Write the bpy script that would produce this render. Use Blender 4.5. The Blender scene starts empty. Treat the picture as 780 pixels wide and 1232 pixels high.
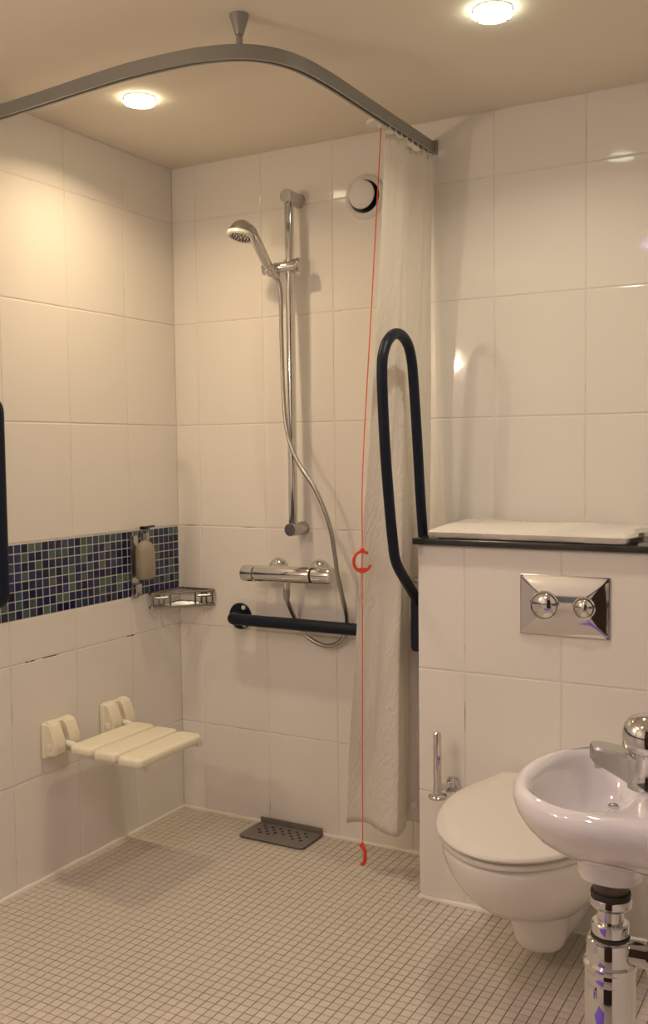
import bpy, bmesh, math, random
from mathutils import Vector, Matrix
random.seed(7)
PI = math.pi
scene = bpy.context.scene
COL = scene.collection

# ------------------------------------------------------------------ camera
CAM = Vector((2.052, -2.680, 1.2125))
YAW, PITCH, ROLL, FPX = -0.5073, -0.0616, -0.0116, 1194.7
fwd = Vector((math.sin(YAW)*math.cos(PITCH), math.cos(YAW)*math.cos(PITCH), math.sin(PITCH)))
rt = Vector((math.cos(YAW), -math.sin(YAW), 0))
up = rt.cross(fwd)
rt, up = rt*math.cos(ROLL)+up*math.sin(ROLL), up*math.cos(ROLL)-rt*math.sin(ROLL)
cd = bpy.data.cameras.new('camera')
cam = bpy.data.objects.new('camera', cd); COL.objects.link(cam)
cam.matrix_world = Matrix(((rt.x, up.x, -fwd.x, CAM.x), (rt.y, up.y, -fwd.y, CAM.y), (rt.z, up.z, -fwd.z, CAM.z), (0, 0, 0, 1)))
cd.sensor_fit = 'VERTICAL'; cd.sensor_height = 24.0; cd.lens = 24.0*FPX/1232.0
cd.clip_start = 0.02
scene.camera = cam
scene.view_settings.view_transform = 'Standard'
scene.view_settings.look = 'None'
scene.view_settings.gamma = 1.0
scene.view_settings.exposure = -0.93

world = bpy.data.worlds.new('world'); scene.world = world; world.use_nodes = True
world.node_tree.nodes['Background'].inputs[0].default_value = (0.9, 0.8, 0.7, 1)
world.node_tree.nodes['Background'].inputs[1].default_value = 0.02

CEIL = 2.145
WARM = (1.0, 0.75, 0.46)
# x, y, power, colour, glass colour, glass strength : the room's downlights
LIGHTS = [
    (0.338, -0.570, 7.4, WARM, (1.0, 0.86, 0.55), 30.0),
    (1.321, -0.601, 6.5, (1.0, 0.86, 0.64), (0.93, 1.0, 0.74), 30.0),
    (0.300, -2.350, 7.0, (1.0, 0.79, 0.56), (1.0, 0.86, 0.6), 9.0),
    (1.150, -2.050, 8.0, (0.92, 0.73, 0.92), (0.50, 0.42, 1.0), 45.0),
]

# ------------------------------------------------------------------ materials
def nt(name):
    m = bpy.data.materials.new(name); m.use_nodes = True
    t = m.node_tree
    return m, t, t.nodes['Principled BSDF']

def simple(name, col, rough=0.5, metal=0.0, noise=0.0, nscale=30, bump=0.0, bscale=200, coat=0.0, sub=0.0, spec=None):
    m, t, b = nt(name)
    b.inputs['Base Color'].default_value = (*col, 1)
    b.inputs['Roughness'].default_value = rough
    b.inputs['Metallic'].default_value = metal
    if coat: b.inputs['Coat Weight'].default_value = coat; b.inputs['Coat Roughness'].default_value = 0.06
    if spec is not None: b.inputs['Specular IOR Level'].default_value = spec
    if sub:
        b.inputs['Subsurface Weight'].default_value = sub
        b.inputs['Subsurface Radius'].default_value = (0.01, 0.008, 0.006)
    tc = t.nodes.new('ShaderNodeTexCoord')
    if noise:
        n = t.nodes.new('ShaderNodeTexNoise'); n.inputs['Scale'].default_value = nscale; n.inputs['Detail'].default_value = 4
        t.links.new(tc.outputs['Object'], n.inputs['Vector'])
        r = t.nodes.new('ShaderNodeMixRGB'); r.blend_type = 'MIX'
        r.inputs[1].default_value = (*[c*(1-noise) for c in col], 1)
        r.inputs[2].default_value = (*[min(1, c*(1+noise)) for c in col], 1)
        t.links.new(n.outputs['Fac'], r.inputs[0]); t.links.new(r.outputs[0], b.inputs['Base Color'])
    if bump:
        n = t.nodes.new('ShaderNodeTexNoise'); n.inputs['Scale'].default_value = bscale; n.inputs['Detail'].default_value = 3
        t.links.new(tc.outputs['Object'], n.inputs['Vector'])
        bp = t.nodes.new('ShaderNodeBump'); bp.inputs['Strength'].default_value = bump; bp.inputs['Distance'].default_value = 0.002
        t.links.new(n.outputs['Fac'], bp.inputs['Height']); t.links.new(bp.outputs[0], b.inputs['Normal'])
    return m

def varied(name, col, var, rough, bump=0.0, bscale=14, dist=0.001, spec=0.5):
    """a glazed or fired piece: each object a shade of its own, the glaze slightly wavy"""
    m, t, b = nt(name)
    oi = t.nodes.new('ShaderNodeObjectInfo')
    r = t.nodes.new('ShaderNodeMixRGB')
    r.inputs[1].default_value = (*[c*(1-var) for c in col], 1); r.inputs[2].default_value = (*[min(1, c*(1+var)) for c in col], 1)
    t.links.new(oi.outputs['Random'], r.inputs[0]); t.links.new(r.outputs[0], b.inputs['Base Color'])
    b.inputs['Roughness'].default_value = rough; b.inputs['Specular IOR Level'].default_value = spec
    if bump:
        g = t.nodes.new('ShaderNodeNewGeometry')
        n = t.nodes.new('ShaderNodeTexNoise'); n.inputs['Scale'].default_value = bscale; n.inputs['Detail'].default_value = 2
        t.links.new(g.outputs['Position'], n.inputs['Vector'])
        bp = t.nodes.new('ShaderNodeBump'); bp.inputs['Strength'].default_value = bump; bp.inputs['Distance'].default_value = dist
        t.links.new(n.outputs['Fac'], bp.inputs['Height']); t.links.new(bp.outputs[0], b.inputs['Normal'])
    return m

def emit(name, col, s):
    m, t, b = nt(name)
    b.inputs['Base Color'].default_value = (0.9, 0.9, 0.88, 1); b.inputs['Roughness'].default_value = 0.3
    b.inputs['Emission Color'].default_value = (*col, 1); b.inputs['Emission Strength'].default_value = s
    return m

def grout_mat(name, light, dark, thr, scale, mould=None):
    m, t, b = nt(name)
    b.inputs['Roughness'].default_value = 0.9
    g = t.nodes.new('ShaderNodeNewGeometry')
    n = t.nodes.new('ShaderNodeTexNoise'); n.inputs['Scale'].default_value = scale; n.inputs['Detail'].default_value = 5
    t.links.new(g.outputs['Position'], n.inputs['Vector'])
    cr = t.nodes.new('ShaderNodeValToRGB')
    cr.color_ramp.elements[0].position = thr-0.08; cr.color_ramp.elements[0].color = (*light, 1)
    cr.color_ramp.elements[1].position = thr+0.08; cr.color_ramp.elements[1].color = (*dark, 1)
    t.links.new(n.outputs['Fac'], cr.inputs[0]); t.links.new(cr.outputs[0], b.inputs['Base Color'])
    if mould is not None:                       # black mould spots along one joint
        sp = t.nodes.new('ShaderNodeSeparateXYZ'); t.links.new(g.outputs['Position'], sp.inputs[0])
        cm = t.nodes.new('ShaderNodeMath'); cm.operation = 'COMPARE'; cm.inputs[1].default_value = mould; cm.inputs[2].default_value = 0.004
        t.links.new(sp.outputs[2], cm.inputs[0])
        n2 = t.nodes.new('ShaderNodeTexNoise'); n2.inputs['Scale'].default_value = 14; n2.inputs['Detail'].default_value = 6
        t.links.new(g.outputs['Position'], n2.inputs['Vector'])
        gt = t.nodes.new('ShaderNodeMath'); gt.operation = 'GREATER_THAN'; gt.inputs[1].default_value = 0.56
        t.links.new(n2.outputs['Fac'], gt.inputs[0])
        ml = t.nodes.new('ShaderNodeMath'); ml.operation = 'MULTIPLY'; t.links.new(cm.outputs[0], ml.inputs[0]); t.links.new(gt.outputs[0], ml.inputs[1])
        mx = t.nodes.new('ShaderNodeMixRGB'); mx.inputs[2].default_value = (0.03, 0.02, 0.015, 1)
        t.links.new(ml.outputs[0], mx.inputs[0]); t.links.new(cr.outputs[0], mx.inputs[1]); t.links.new(mx.outputs[0], b.inputs['Base Color'])
    return m

M = {}
M['tile'] = varied('white_glazed_tile', (0.84, 0.81, 0.77), 0.012, 0.06, 0.25, 9, 0.002, 0.35)
M['grout'] = grout_mat('wall_grout', (0.78, 0.74, 0.67), (0.34, 0.26, 0.19), 0.68, 9)
M['grout_left'] = grout_mat('left_wall_grout', (0.78, 0.74, 0.67), (0.34, 0.26, 0.19), 0.68, 9, mould=0.635)
M['floor_tile'] = varied('floor_mosaic_tile', (0.63, 0.575, 0.50), 0.05, 0.45, 0.2, 60)
M['floor_grout'] = grout_mat('floor_grout', (0.20, 0.155, 0.105), (0.03, 0.02, 0.014), 0.47, 2.6)
M['band_grout'] = simple('mosaic_grout', (0.66, 0.68, 0.68), 0.8)
BLUES = [varied('navy_glass', (0.016, 0.020, 0.075), 0.4, 0.12), varied('indigo_glass', (0.026, 0.032, 0.105), 0.35, 0.12),
         varied('slate_glass', (0.035, 0.055, 0.095), 0.35, 0.12), varied('teal_glass', (0.060, 0.105, 0.105), 0.3, 0.12),
         varied('green_glass', (0.085, 0.135, 0.108), 0.25, 0.12)]
M['ceiling'] = simple('ceiling_paint', (0.82, 0.75, 0.64), 0.85, noise=0.02, nscale=6, bump=0.1, bscale=120)
M['plaster'] = simple('white_sealant', (0.80, 0.77, 0.70), 0.5, bump=0.4, bscale=60)
M['chrome'] = simple('chrome', (0.68, 0.68, 0.68), 0.06, 1.0)
M['satin'] = simple('satin_chrome', (0.52, 0.515, 0.50), 0.22, 1.0)
M['hose'] = simple('hose_metal', (0.42, 0.405, 0.38), 0.28, 1.0)
M['navy'] = simple('navy_coated_steel', (0.0035, 0.008, 0.022), 0.45, spec=0.3, bump=0.12, bscale=350)
M['rail'] = simple('grey_aluminium', (0.30, 0.30, 0.285), 0.4, 0.35)
M['darkgrey'] = simple('dark_slot', (0.03, 0.025, 0.02), 0.7)
M['drain'] = simple('grey_drain_metal', (0.20, 0.185, 0.17), 0.5, 0.2, noise=0.2, nscale=40)
M['black'] = simple('black_plastic', (0.008, 0.008, 0.009), 0.3)
M['red'] = simple('red_plastic', (0.75, 0.055, 0.025), 0.35)
M['cord'] = simple('red_cord', (0.90, 0.16, 0.07), 0.6)
M['plastic'] = simple('cream_plastic', (0.86, 0.81, 0.64), 0.30, bump=0.05, bscale=300)
M['white'] = simple('white_plastic', (0.80, 0.79, 0.76), 0.35)
M['ceramic'] = simple('white_ceramic', (0.86, 0.84, 0.82), 0.06, coat=0.6)
M['lid'] = simple('toilet_lid_plastic', (0.74, 0.71, 0.66), 0.08)
M['rubber'] = simple('rubber', (0.035, 0.035, 0.03), 0.6)
M['tailpiece'] = simple('tailpiece_brass', (0.13, 0.10, 0.075), 0.45, 0.4)
M['wire'] = simple('basket_wire', (0.34, 0.33, 0.31), 0.18, 1.0)
M['granite'] = simple('black_granite', (0.030, 0.032, 0.030), 0.18, noise=0.5, nscale=260)
M['door'] = simple('dark_wood_door', (0.045, 0.022, 0.012), 0.35, noise=0.3, nscale=8)

def curtain_mat():
    m, t, b = nt('white_curtain_fabric')
    out = t.nodes['Material Output']
    b.inputs['Base Color'].default_value = (0.93, 0.915, 0.885, 1); b.inputs['Roughness'].default_value = 0.75
    uv = t.nodes.new('ShaderNodeTexCoord')
    w = t.nodes.new('ShaderNodeTexWave'); w.wave_type = 'BANDS'; w.bands_direction = 'DIAGONAL'
    w.inputs['Scale'].default_value = 14; w.inputs['Distortion'].default_value = 9; w.inputs['Detail'].default_value = 2; w.inputs['Detail Scale'].default_value = 1.6
    t.links.new(uv.outputs['UV'], w.inputs['Vector'])
    bp = t.nodes.new('ShaderNodeBump'); bp.inputs['Strength'].default_value = 0.5; bp.inputs['Distance'].default_value = 0.003
    t.links.new(w.outputs['Fac'], bp.inputs['Height']); t.links.new(bp.outputs[0], b.inputs['Normal'])
    tr = t.nodes.new('ShaderNodeBsdfTranslucent'); tr.inputs[0].default_value = (0.93, 0.89, 0.83, 1)
    mx = t.nodes.new('ShaderNodeMixShader'); mx.inputs[0].default_value = 0.45
    t.links.new(b.outputs[0], mx.inputs[1]); t.links.new(tr.outputs[0], mx.inputs[2]); t.links.new(mx.outputs[0], out.inputs[0])
    return m
M['curtain'] = curtain_mat()

def towel_mat():
    m, t, b = nt('white_towelling')
    b.inputs['Base Color'].default_value = (0.82, 0.79, 0.74, 1); b.inputs['Roughness'].default_value = 0.95
    b.inputs['Sheen Weight'].default_value = 0.3
    g = t.nodes.new('ShaderNodeNewGeometry')
    w = t.nodes.new('ShaderNodeTexWave'); w.bands_direction = 'Y'; w.inputs['Scale'].default_value = 28; w.inputs['Distortion'].default_value = 1.5
    n = t.nodes.new('ShaderNodeTexNoise'); n.inputs['Scale'].default_value = 350
    a = t.nodes.new('ShaderNodeMath'); a.operation = 'MULTIPLY_ADD'; a.inputs[1].default_value = 0.35
    t.links.new(g.outputs['Position'], w.inputs['Vector']); t.links.new(g.outputs['Position'], n.inputs['Vector'])
    t.links.new(w.outputs['Fac'], a.inputs[0]); t.links.new(n.outputs['Fac'], a.inputs[2])
    bp = t.nodes.new('ShaderNodeBump'); bp.inputs['Strength'].default_value = 0.7; bp.inputs['Distance'].default_value = 0.004
    t.links.new(a.outputs[0], bp.inputs['Height']); t.links.new(bp.outputs[0], b.inputs['Normal'])
    return m
M['towel'] = towel_mat()

def far_tiles():
    """tiled wall behind the camera"""
    m, t, b = nt('rear_wall_tiling')
    b.inputs['Roughness'].default_value = 0.15
    g = t.nodes.new('ShaderNodeNewGeometry'); sp = t.nodes.new('ShaderNodeSeparateXYZ'); cb = t.nodes.new('ShaderNodeCombineXYZ')
    ad = t.nodes.new('ShaderNodeMath'); ad.operation = 'ADD'
    t.links.new(g.outputs['Position'], sp.inputs[0]); t.links.new(sp.outputs[0], ad.inputs[0]); t.links.new(sp.outputs[1], ad.inputs[1])
    t.links.new(ad.outputs[0], cb.inputs[0]); t.links.new(sp.outputs[2], cb.inputs[1])
    br = t.nodes.new('ShaderNodeTexBrick'); br.offset = 0; br.inputs['Scale'].default_value = 1
    br.inputs['Brick Width'].default_value = 0.255; br.inputs['Row Height'].default_value = 0.333; br.inputs['Mortar Size'].default_value = 0.0015
    br.inputs['Color1'].default_value = br.inputs['Color2'].default_value = (0.84, 0.81, 0.77, 1); br.inputs['Mortar'].default_value = (0.6, 0.56, 0.5, 1)
    t.links.new(cb.outputs[0], br.inputs['Vector'])
    mo = t.nodes.new('ShaderNodeTexBrick'); mo.offset = 0; mo.inputs['Scale'].default_value = 1
    mo.inputs['Brick Width'].default_value = mo.inputs['Row Height'].default_value = 0.0261; mo.inputs['Mortar Size'].default_value = 0.0015
    mo.inputs['Color1'].default_value = (0.016, 0.020, 0.075, 1); mo.inputs['Color2'].default_value = (0.06, 0.10, 0.10, 1); mo.inputs['Mortar'].default_value = (0.66, 0.68, 0.68, 1)
    t.links.new(cb.outputs[0], mo.inputs['Vector'])
    g1 = t.nodes.new('ShaderNodeMath'); g1.operation = 'COMPARE'; g1.inputs[1].default_value = 0.8615; g1.inputs[2].default_value = 0.1045
    t.links.new(sp.outputs[2], g1.inputs[0])
    mx = t.nodes.new('ShaderNodeMixRGB'); t.links.new(g1.outputs[0], mx.inputs[0]); t.links.new(br.outputs['Color'], mx.inputs[1]); t.links.new(mo.outputs['Color'], mx.inputs[2])
    t.links.new(mx.outputs[0], b.inputs['Base Color'])
    return m
M['far'] = far_tiles()

# ------------------------------------------------------------------ helpers
def wloc(o):
    v = Vector((0, 0, 0))
    while o is not None: v = v + o.location; o = o.parent
    return v

def link(name, me, parent=None, loc=None):
    o = bpy.data.objects.new(name, me); COL.objects.link(o)
    if parent is not None: o.parent = parent
    if loc is not None: o.location = loc
    return o

def obj(name, bm, mat, parent=None, smooth=35, label=None, origin=None):
    """bm is in world coordinates"""
    off = wloc(parent) if parent is not None else Vector((0, 0, 0))
    org = Vector(origin) if origin is not None else off
    bmesh.ops.recalc_face_normals(bm, faces=bm.faces[:])
    bmesh.ops.translate(bm, verts=bm.verts[:], vec=-org)
    me = bpy.data.meshes.new(name); bm.to_mesh(me); bm.free()
    if smooth:
        for p in me.polygons: p.use_smooth = True
        me.set_sharp_from_angle(angle=math.radians(smooth))
    me.materials.append(mat)
    o = link(name, me, parent, org-off)
    if label: o['label'] = label
    return o

def thing(name, label, cat, loc, group=None):
    o = bpy.data.objects.new(name, None); COL.objects.link(o); o.location = loc; o.empty_display_size = 0.05
    o['label'] = label; o['category'] = cat
    if group: o['group'] = group
    return o

def struct(o): o['kind'] = 'structure'; return o

def box(bm, a, b, bev=0.0, seg=2):
    r = bmesh.ops.create_cube(bm, size=1)
    vs = r['verts']
    for v in vs:
        v.co = Vector([a[i] if v.co[i] < 0 else b[i] for i in range(3)])
    if bev:
        es = list({e for v in vs for e in v.link_edges})
        bmesh.ops.bevel(bm, geom=es, offset=bev, segments=seg, profile=0.6, affect='EDGES')
    return bm

def B(a, b, bev=0.0, seg=2): return box(bmesh.new(), a, b, bev, seg)

def loft(bm, rings, closed=True, cap0=True, cap1=True):
    vr = [[bm.verts.new(p) for p in r] for r in rings]
    n = len(vr[0])
    for i in range(len(vr)-1):
        for j in range(n if closed else n-1):
            k = (j+1) % n
            bm.faces.new((vr[i][j], vr[i][k], vr[i+1][k], vr[i+1][j]))
    if cap0: bm.faces.new(vr[0][::-1])
    if cap1: bm.faces.new(vr[-1])
    return bm

def frame(d):
    d = d.normalized(); a = Vector((0, 0, 1)) if abs(d.z) < 0.9 else Vector((1, 0, 0))
    u = a.cross(d).normalized(); return u, d.cross(u)

def lathe(prof, o, d=(0, 0, 1), seg=32, bm=None, cap0=True, cap1=True):
    """prof: (radius, height along d) pairs"""
    bm = bm or bmesh.new(); o = Vector(o); d = Vector(d).normalized(); u, v = frame(d)
    rings = [[o+d*h+(u*math.cos(2*PI*k/seg)+v*math.sin(2*PI*k/seg))*max(r, 1e-5) for k in range(seg)] for r, h in prof]
    return loft(bm, rings, True, cap0, cap1)

def spline(pts, n=8, closed=False):
    pts = [Vector(p) for p in pts]; out = []; N = len(pts)
    for i in range(N if closed else N-1):
        if closed: p0, p1, p2, p3 = pts[i-1], pts[i], pts[(i+1) % N], pts[(i+2) % N]
        else: p0, p1, p2, p3 = pts[max(i-1, 0)], pts[i], pts[i+1], pts[min(i+2, N-1)]
        for k in range(n):
            t = k/n
            out.append(0.5*((2*p1)+(p2-p0)*t+(2*p0-5*p1+4*p2-p3)*t*t+(3*p1-p0-3*p2+p3)*t**3))
    if not closed: out.append(pts[-1])
    return out

def fillet(pts, r, n=6):
    """polyline with rounded corners"""
    pts = [Vector(p) for p in pts]; out = [pts[0]]
    for i in range(1, len(pts)-1):
        a, b, c = pts[i-1], pts[i], pts[i+1]
        d1, d2 = (a-b), (c-b); rr = min(r, d1.length*0.49, d2.length*0.49)
        p, q = b+d1.normalized()*rr, b+d2.normalized()*rr
        for k in range(n+1):
            t = k/n; out.append(p*(1-t)**2+b*2*t*(1-t)+q*t*t)
    out.append(pts[-1]); return out

def tube(path, r, seg=12, bm=None, closed=False, caps=True, radii=None):
    bm = bm or bmesh.new(); path = [Vector(p) for p in path]; n = len(path); rings = []
    u = None
    for i in range(n):
        if closed: d = path[(i+1) % n]-path[i-1]
        else: d = path[min(i+1, n-1)]-path[max(i-1, 0)]
        d.normalize()
        if u is None: u, v = frame(d)
        else:
            u = (u-d*u.dot(d)).normalized(); v = d.cross(u)
        rr = radii[i] if radii else r
        rings.append([path[i]+(u*math.cos(2*PI*k/seg)+v*math.sin(2*PI*k/seg))*rr for k in range(seg)])
    if closed: rings.append(rings[0])
    if closed:
        vr = [[bm.verts.new(p) for p in rg] for rg in rings[:-1]]
        for i in range(n):
            for j in range(seg):
                k = (j+1) % seg
                bm.faces.new((vr[i][j], vr[i][k], vr[(i+1) % n][k], vr[(i+1) % n][j]))
        return bm
    return loft(bm, rings, True, caps, caps)

def sphere(c, r, bm=None, sc=(1, 1, 1), seg=16):
    bm = bm or bmesh.new()
    q = bmesh.ops.create_uvsphere(bm, u_segments=seg, v_segments=seg//2, radius=r)
    for v in q['verts']: v.co = Vector((v.co.x*sc[0], v.co.y*sc[1], v.co.z*sc[2]))+Vector(c)
    return bm

# ------------------------------------------------------------------ room shell
TW, TH = 0.25497, 0.333
ROWS = [2.300, 1.967, 1.634, 1.301, 0.968, 0.635, 0.302, 0.0]     # z of the horizontal joints
J = 0.0011      # half a joint
WR, WF, WE = 1.95, -3.10, 2.70
wall_left = struct(obj('wall_left', B((-0.12, WF, -0.1), (-0.0013, 0.12, CEIL+0.1)), M['grout_left'], smooth=0))
wall_back = struct(obj('wall_back', B((-0.12, 0.0013, -0.1), (WE, 0.12, CEIL+0.1)), M['grout'], smooth=0))
wall_right = struct(obj('wall_right', B((WR+0.0013, -1.90, -0.1), (WR+0.10, 0.0025, CEIL+0.1)), M['grout'], smooth=0))
struct(obj('wall_return', B((WR+0.10, -1.90, -0.1), (WE, -1.80, CEIL+0.1)), M['far'], smooth=0))
struct(obj('wall_entrance', B((WE, WF, -0.1), (WE+0.1, -1.80, CEIL+0.1)), M['far'], smooth=0))
struct(obj('wall_front', B((-0.12, WF-0.1, -0.1), (WE+0.1, WF, CEIL+0.1)), M['far'], smooth=0))
door = struct(obj('door_1', B((1.35, WF+0.001, 0.0), (2.45, WF+0.04, 2.06), 0.004), M['door'], smooth=0))
obj('door_handle', tube(fillet([(1.53, WF+0.04, 1.0), (1.53, WF+0.09, 1.0), (1.65, WF+0.09, 1.0)], 0.02), 0.009), M['chrome'], door)
ceiling = struct(obj('ceiling', B((-0.12, WF-0.1, CEIL), (WE+0.1, 0.12, CEIL+0.12)), M['ceiling'], smooth=0))
floor = struct(obj('floor', B((-0.12, WF-0.1, -0.12), (WE+0.1, 0.12, -0.0012)), M['floor_grout'], smooth=0))

tile_cache = {}
def tile_mesh(w, h, mat, dep=0.006, bev=0.0018, name='tile'):
    """face at +z, bevelled edge, origin in the middle of the face"""
    key = (round(w, 4), round(h, 4), mat.name)
    if key not in tile_cache:
        bm = bmesh.new(); x, y = w/2, h/2
        rings = [[(-x, -y, -dep), (x, -y, -dep), (x, y, -dep), (-x, y, -dep)],
                 [(-x, -y, -bev), (x, -y, -bev), (x, y, -bev), (-x, y, -bev)],
                 [(-x+bev*.45, -y+bev*.45, -bev*.3), (x-bev*.45, -y+bev*.45, -bev*.3), (x-bev*.45, y-bev*.45, -bev*.3), (-x+bev*.45, y-bev*.45, -bev*.3)],
                 [(-x+bev*1.6, -y+bev*1.6, 0), (x-bev*1.6, -y+bev*1.6, 0), (x-bev*1.6, y-bev*1.6, 0), (-x+bev*1.6, y-bev*1.6, 0)]]
        loft(bm, [[Vector(p) for p in r] for r in rings], True, False, True)
        me = bpy.data.meshes.new(name); bm.to_mesh(me); bm.free(); me.materials.append(mat)
        tile_cache[key] = me
    return tile_cache[key]

def put_tile(parent, c, rot, w, h, mat, name='tile', **k):
    o = link(name, tile_mesh(w, h, mat, **k), parent, Vector(c)-wloc(parent))
    o.rotation_euler = rot
    return o

R_BACK = (PI/2, 0, 0)            # face towards -y
R_LEFT = (PI/2, 0, PI/2)         # face towards +x
R_SIDE = (PI/2, 0, -PI/2)        # face towards -x
def wob(r, a=0.0012): return (r[0]+random.uniform(-a, a), r[1], r[2]+random.uniform(-a, a))

# back wall tiles
xs = [0.0]+[0.0933+TW*k for k in range(0, 12) if 0.0933+TW*k < WR]+[WR]
for i in range(len(xs)-1):
    for j in range(len(ROWS)-1):
        z1, z0 = min(ROWS[j], CEIL), ROWS[j+1]
        a, b = xs[i]+(J if i else 0), xs[i+1]-J
        if b-a < 0.02: continue
        put_tile(wall_back, ((a+b)/2, 0, (z0+z1)/2), wob(R_BACK), b-a, z1-z0-2*J, M['tile'])
# left wall tiles, with the mosaic band between z 0.757 and 0.968
BAND0, BAND1 = 0.757, 0.966
ys = [0.0]+[-(0.2474+TW*k) for k in range(0, 12) if 0.2474+TW*k < -WF]+[WF]
for i in range(len(ys)-1):
    for j in range(len(ROWS)-1):
        z1, z0 = min(ROWS[j], CEIL), ROWS[j+1]
        if j == 4: z1 = BAND0
        a, b = ys[i]-(J if i else 0), ys[i+1]+J
        if a-b < 0.02: continue
        put_tile(wall_left, (0, (a+b)/2, (z0+z1)/2), wob(R_LEFT), a-b, z1-z0-2*J, M['tile'])
struct(obj('trim_1', B((-0.006, WF, BAND0+0.001), (-0.0012, -0.0005, BAND1)), M['band_grout'], smooth=0))
PIT = (BAND1-BAND0)/8.0
rest = [bmesh.new() for _ in BLUES]
n_band = 0
for c in range(int(-WF/PIT)):
    for r in range(8):
        k = random.choices(range(5), (42, 24, 12, 12, 10))[0]
        y = -0.002-PIT*(c+0.5); z = BAND0+PIT*(r+0.5)
        if c < 36:
            o = put_tile(wall_left, (0.0, y, z), wob(R_LEFT, 0.02), PIT-0.0030, PIT-0.0030, BLUES[k], 'mosaic_tile', dep=0.004, bev=0.0008)
        else:
            h = (PIT-0.003)/2; box(rest[k], (-0.003, y-h, z-h), (0.0, y+h, z+h))
for k, bm in enumerate(rest):
    o = obj('mosaic_tiles', bm, BLUES[k], wall_left, smooth=0); o['kind'] = 'stuff'

# right wall tiles and the band behind the basin
ys = [-0.004]+[-(0.15+TW*k) for k in range(0, 7) if 0.15+TW*k < 1.88]+[-1.90]
for i in range(len(ys)-1):
    for j in range(len(ROWS)-1):
        z1, z0 = min(ROWS[j], CEIL), ROWS[j+1]
        if j == 4: z1 = BAND0
        a, b = ys[i]-(J if i else 0), ys[i+1]+J
        if a-b < 0.02: continue
        put_tile(wall_right, (WR, (a+b)/2, (z0+z1)/2), wob(R_SIDE), a-b, z1-z0-2*J, M['tile'])
struct(obj('trim_3', B((WR+0.0012, -1.899, BAND0+0.001), (WR+0.006, -0.0005, BAND1)), M['band_grout'], smooth=0))
rest = [bmesh.new() for _ in BLUES]
for c in range(int(1.895/PIT)):
    for r in range(8):
        k = random.choices(range(5), (42, 24, 12, 12, 10))[0]; h = (PIT-0.003)/2
        y = -0.002-PIT*(c+0.5); z = BAND0+PIT*(r+0.5); box(rest[k], (WR, y-h, z-h), (WR+0.003, y+h, z+h))
for k, bm in enumerate(rest):
    o = obj('mosaic_tiles', bm, BLUES[k], wall_right, smooth=0); o['kind'] = 'stuff'

# floor mosaic, 25 mm pitch: the 290 pieces that show largest singly, the others joined
def px(p):
    d = Vector(p)-CAM; z = d.dot(fwd)
    if z < 0.1: return None
    return 390+FPX*d.dot(rt)/z, 616-FPX*d.dot(up)/z, z
FP = 0.025
BX0, BY = 0.9920, -0.2612          # cistern boxing: left face x, front face y
cells = []
for i in range(int(WE/FP)):
    for j in range(int(-WF/FP)):
        x, y = FP*(i+0.5)+0.004, -FP*(j+0.5)-0.003
        if x > WE-0.02 or (x > WR-0.012 and y > -1.9) or (x > BX0-0.004 and y > BY-0.003): continue
        q = px((x, y, 0)); vis = q is not None and -15 < q[0] < 795 and 0 < q[1] < 1246
        cells.append((q[2] if vis else 99+abs(x-1), x, y))
cells.sort()
bm = bmesh.new()
for n, (d, x, y) in enumerate(cells):
    h = FP/2-0.00085; dz = random.uniform(-0.0002, 0.0002)
    if n < 290:
        o = put_tile(floor, (x, y, dz), (random.uniform(-.006, .006), random.uniform(-.006, .006), 0), 2*h, 2*h, M['floor_tile'], 'floor_tile', dep=0.004, bev=0.0007)
    else:
        s = h-0.0010
        loft(bm, [[Vector((x-h, y-h, -0.003)), Vector((x+h, y-h, -0.003)), Vector((x+h, y+h, -0.003)), Vector((x-h, y+h, -0.003))],
                  [Vector((x-h, y-h, dz-0.0006)), Vector((x+h, y-h, dz-0.0006)), Vector((x+h, y+h, dz-0.0006)), Vector((x-h, y+h, dz-0.0006))],
                  [Vector((x-s, y-s, dz)), Vector((x+s, y-s, dz)), Vector((x+s, y+s, dz)), Vector((x-s, y+s, dz))]], True, False, True)
o = obj('floor_tiles', bm, M['floor_tile'], floor, smooth=0); o['kind'] = 'stuff'

# cistern boxing
TOPZ = 0.961
wall_cistern = struct(obj('wall_cistern', B((BX0+0.0013, BY+0.0013, 0.0), (WR-0.002, -0.0005, TOPZ)), M['grout'], smooth=0))
bxs = [BX0, BX0+0.1313]+[BX0+0.1313+TW*k for k in range(1, 9) if BX0+0.1313+TW*k < WR-0.03]+[WR-0.003]
brow = [TOPZ, 0.630, 0.297, 0.0]
for i in range(len(bxs)-1):
    for j in range(3):
        a, b = bxs[i]+(J if i else 0), bxs[i+1]-J
        put_tile(wall_cistern, ((a+b)/2, BY, (brow[j]+brow[j+1])/2), wob(R_BACK), b-a, brow[j]-brow[j+1]-2*J, M['tile'])
for j in range(3):
    put_tile(wall_cistern, (BX0, (BY-0.004)/2+0.002, (brow[j]+brow[j+1])/2), R_SIDE, -BY-0.006, brow[j]-brow[j+1]-2*J, M['tile'])

# sealant along the floor edges
def bead(path, r=0.0075):
    bm = bmesh.new(); p = [Vector(q) for q in path]; n = 60
    pts = []
    for a, b in zip(p[:-1], p[1:]):
        m = max(2, int((b-a).length/0.04))
        pts += [a.lerp(b, k/m) for k in range(m)]
    pts.append(p[-1])
    return tube(pts, r, 8, radii=[r*random.uniform(0.8, 1.25) for _ in pts])
struct(obj('trim_2', bead([(0.001, WF+.01, 0.001), (0.001, -0.001, 0.001), (BX0-0.001, -0.001, 0.001), (BX0-0.001, BY-0.001, 0.001), (WR-0.001, BY-0.001, 0.001)]), M['plaster']))

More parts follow.
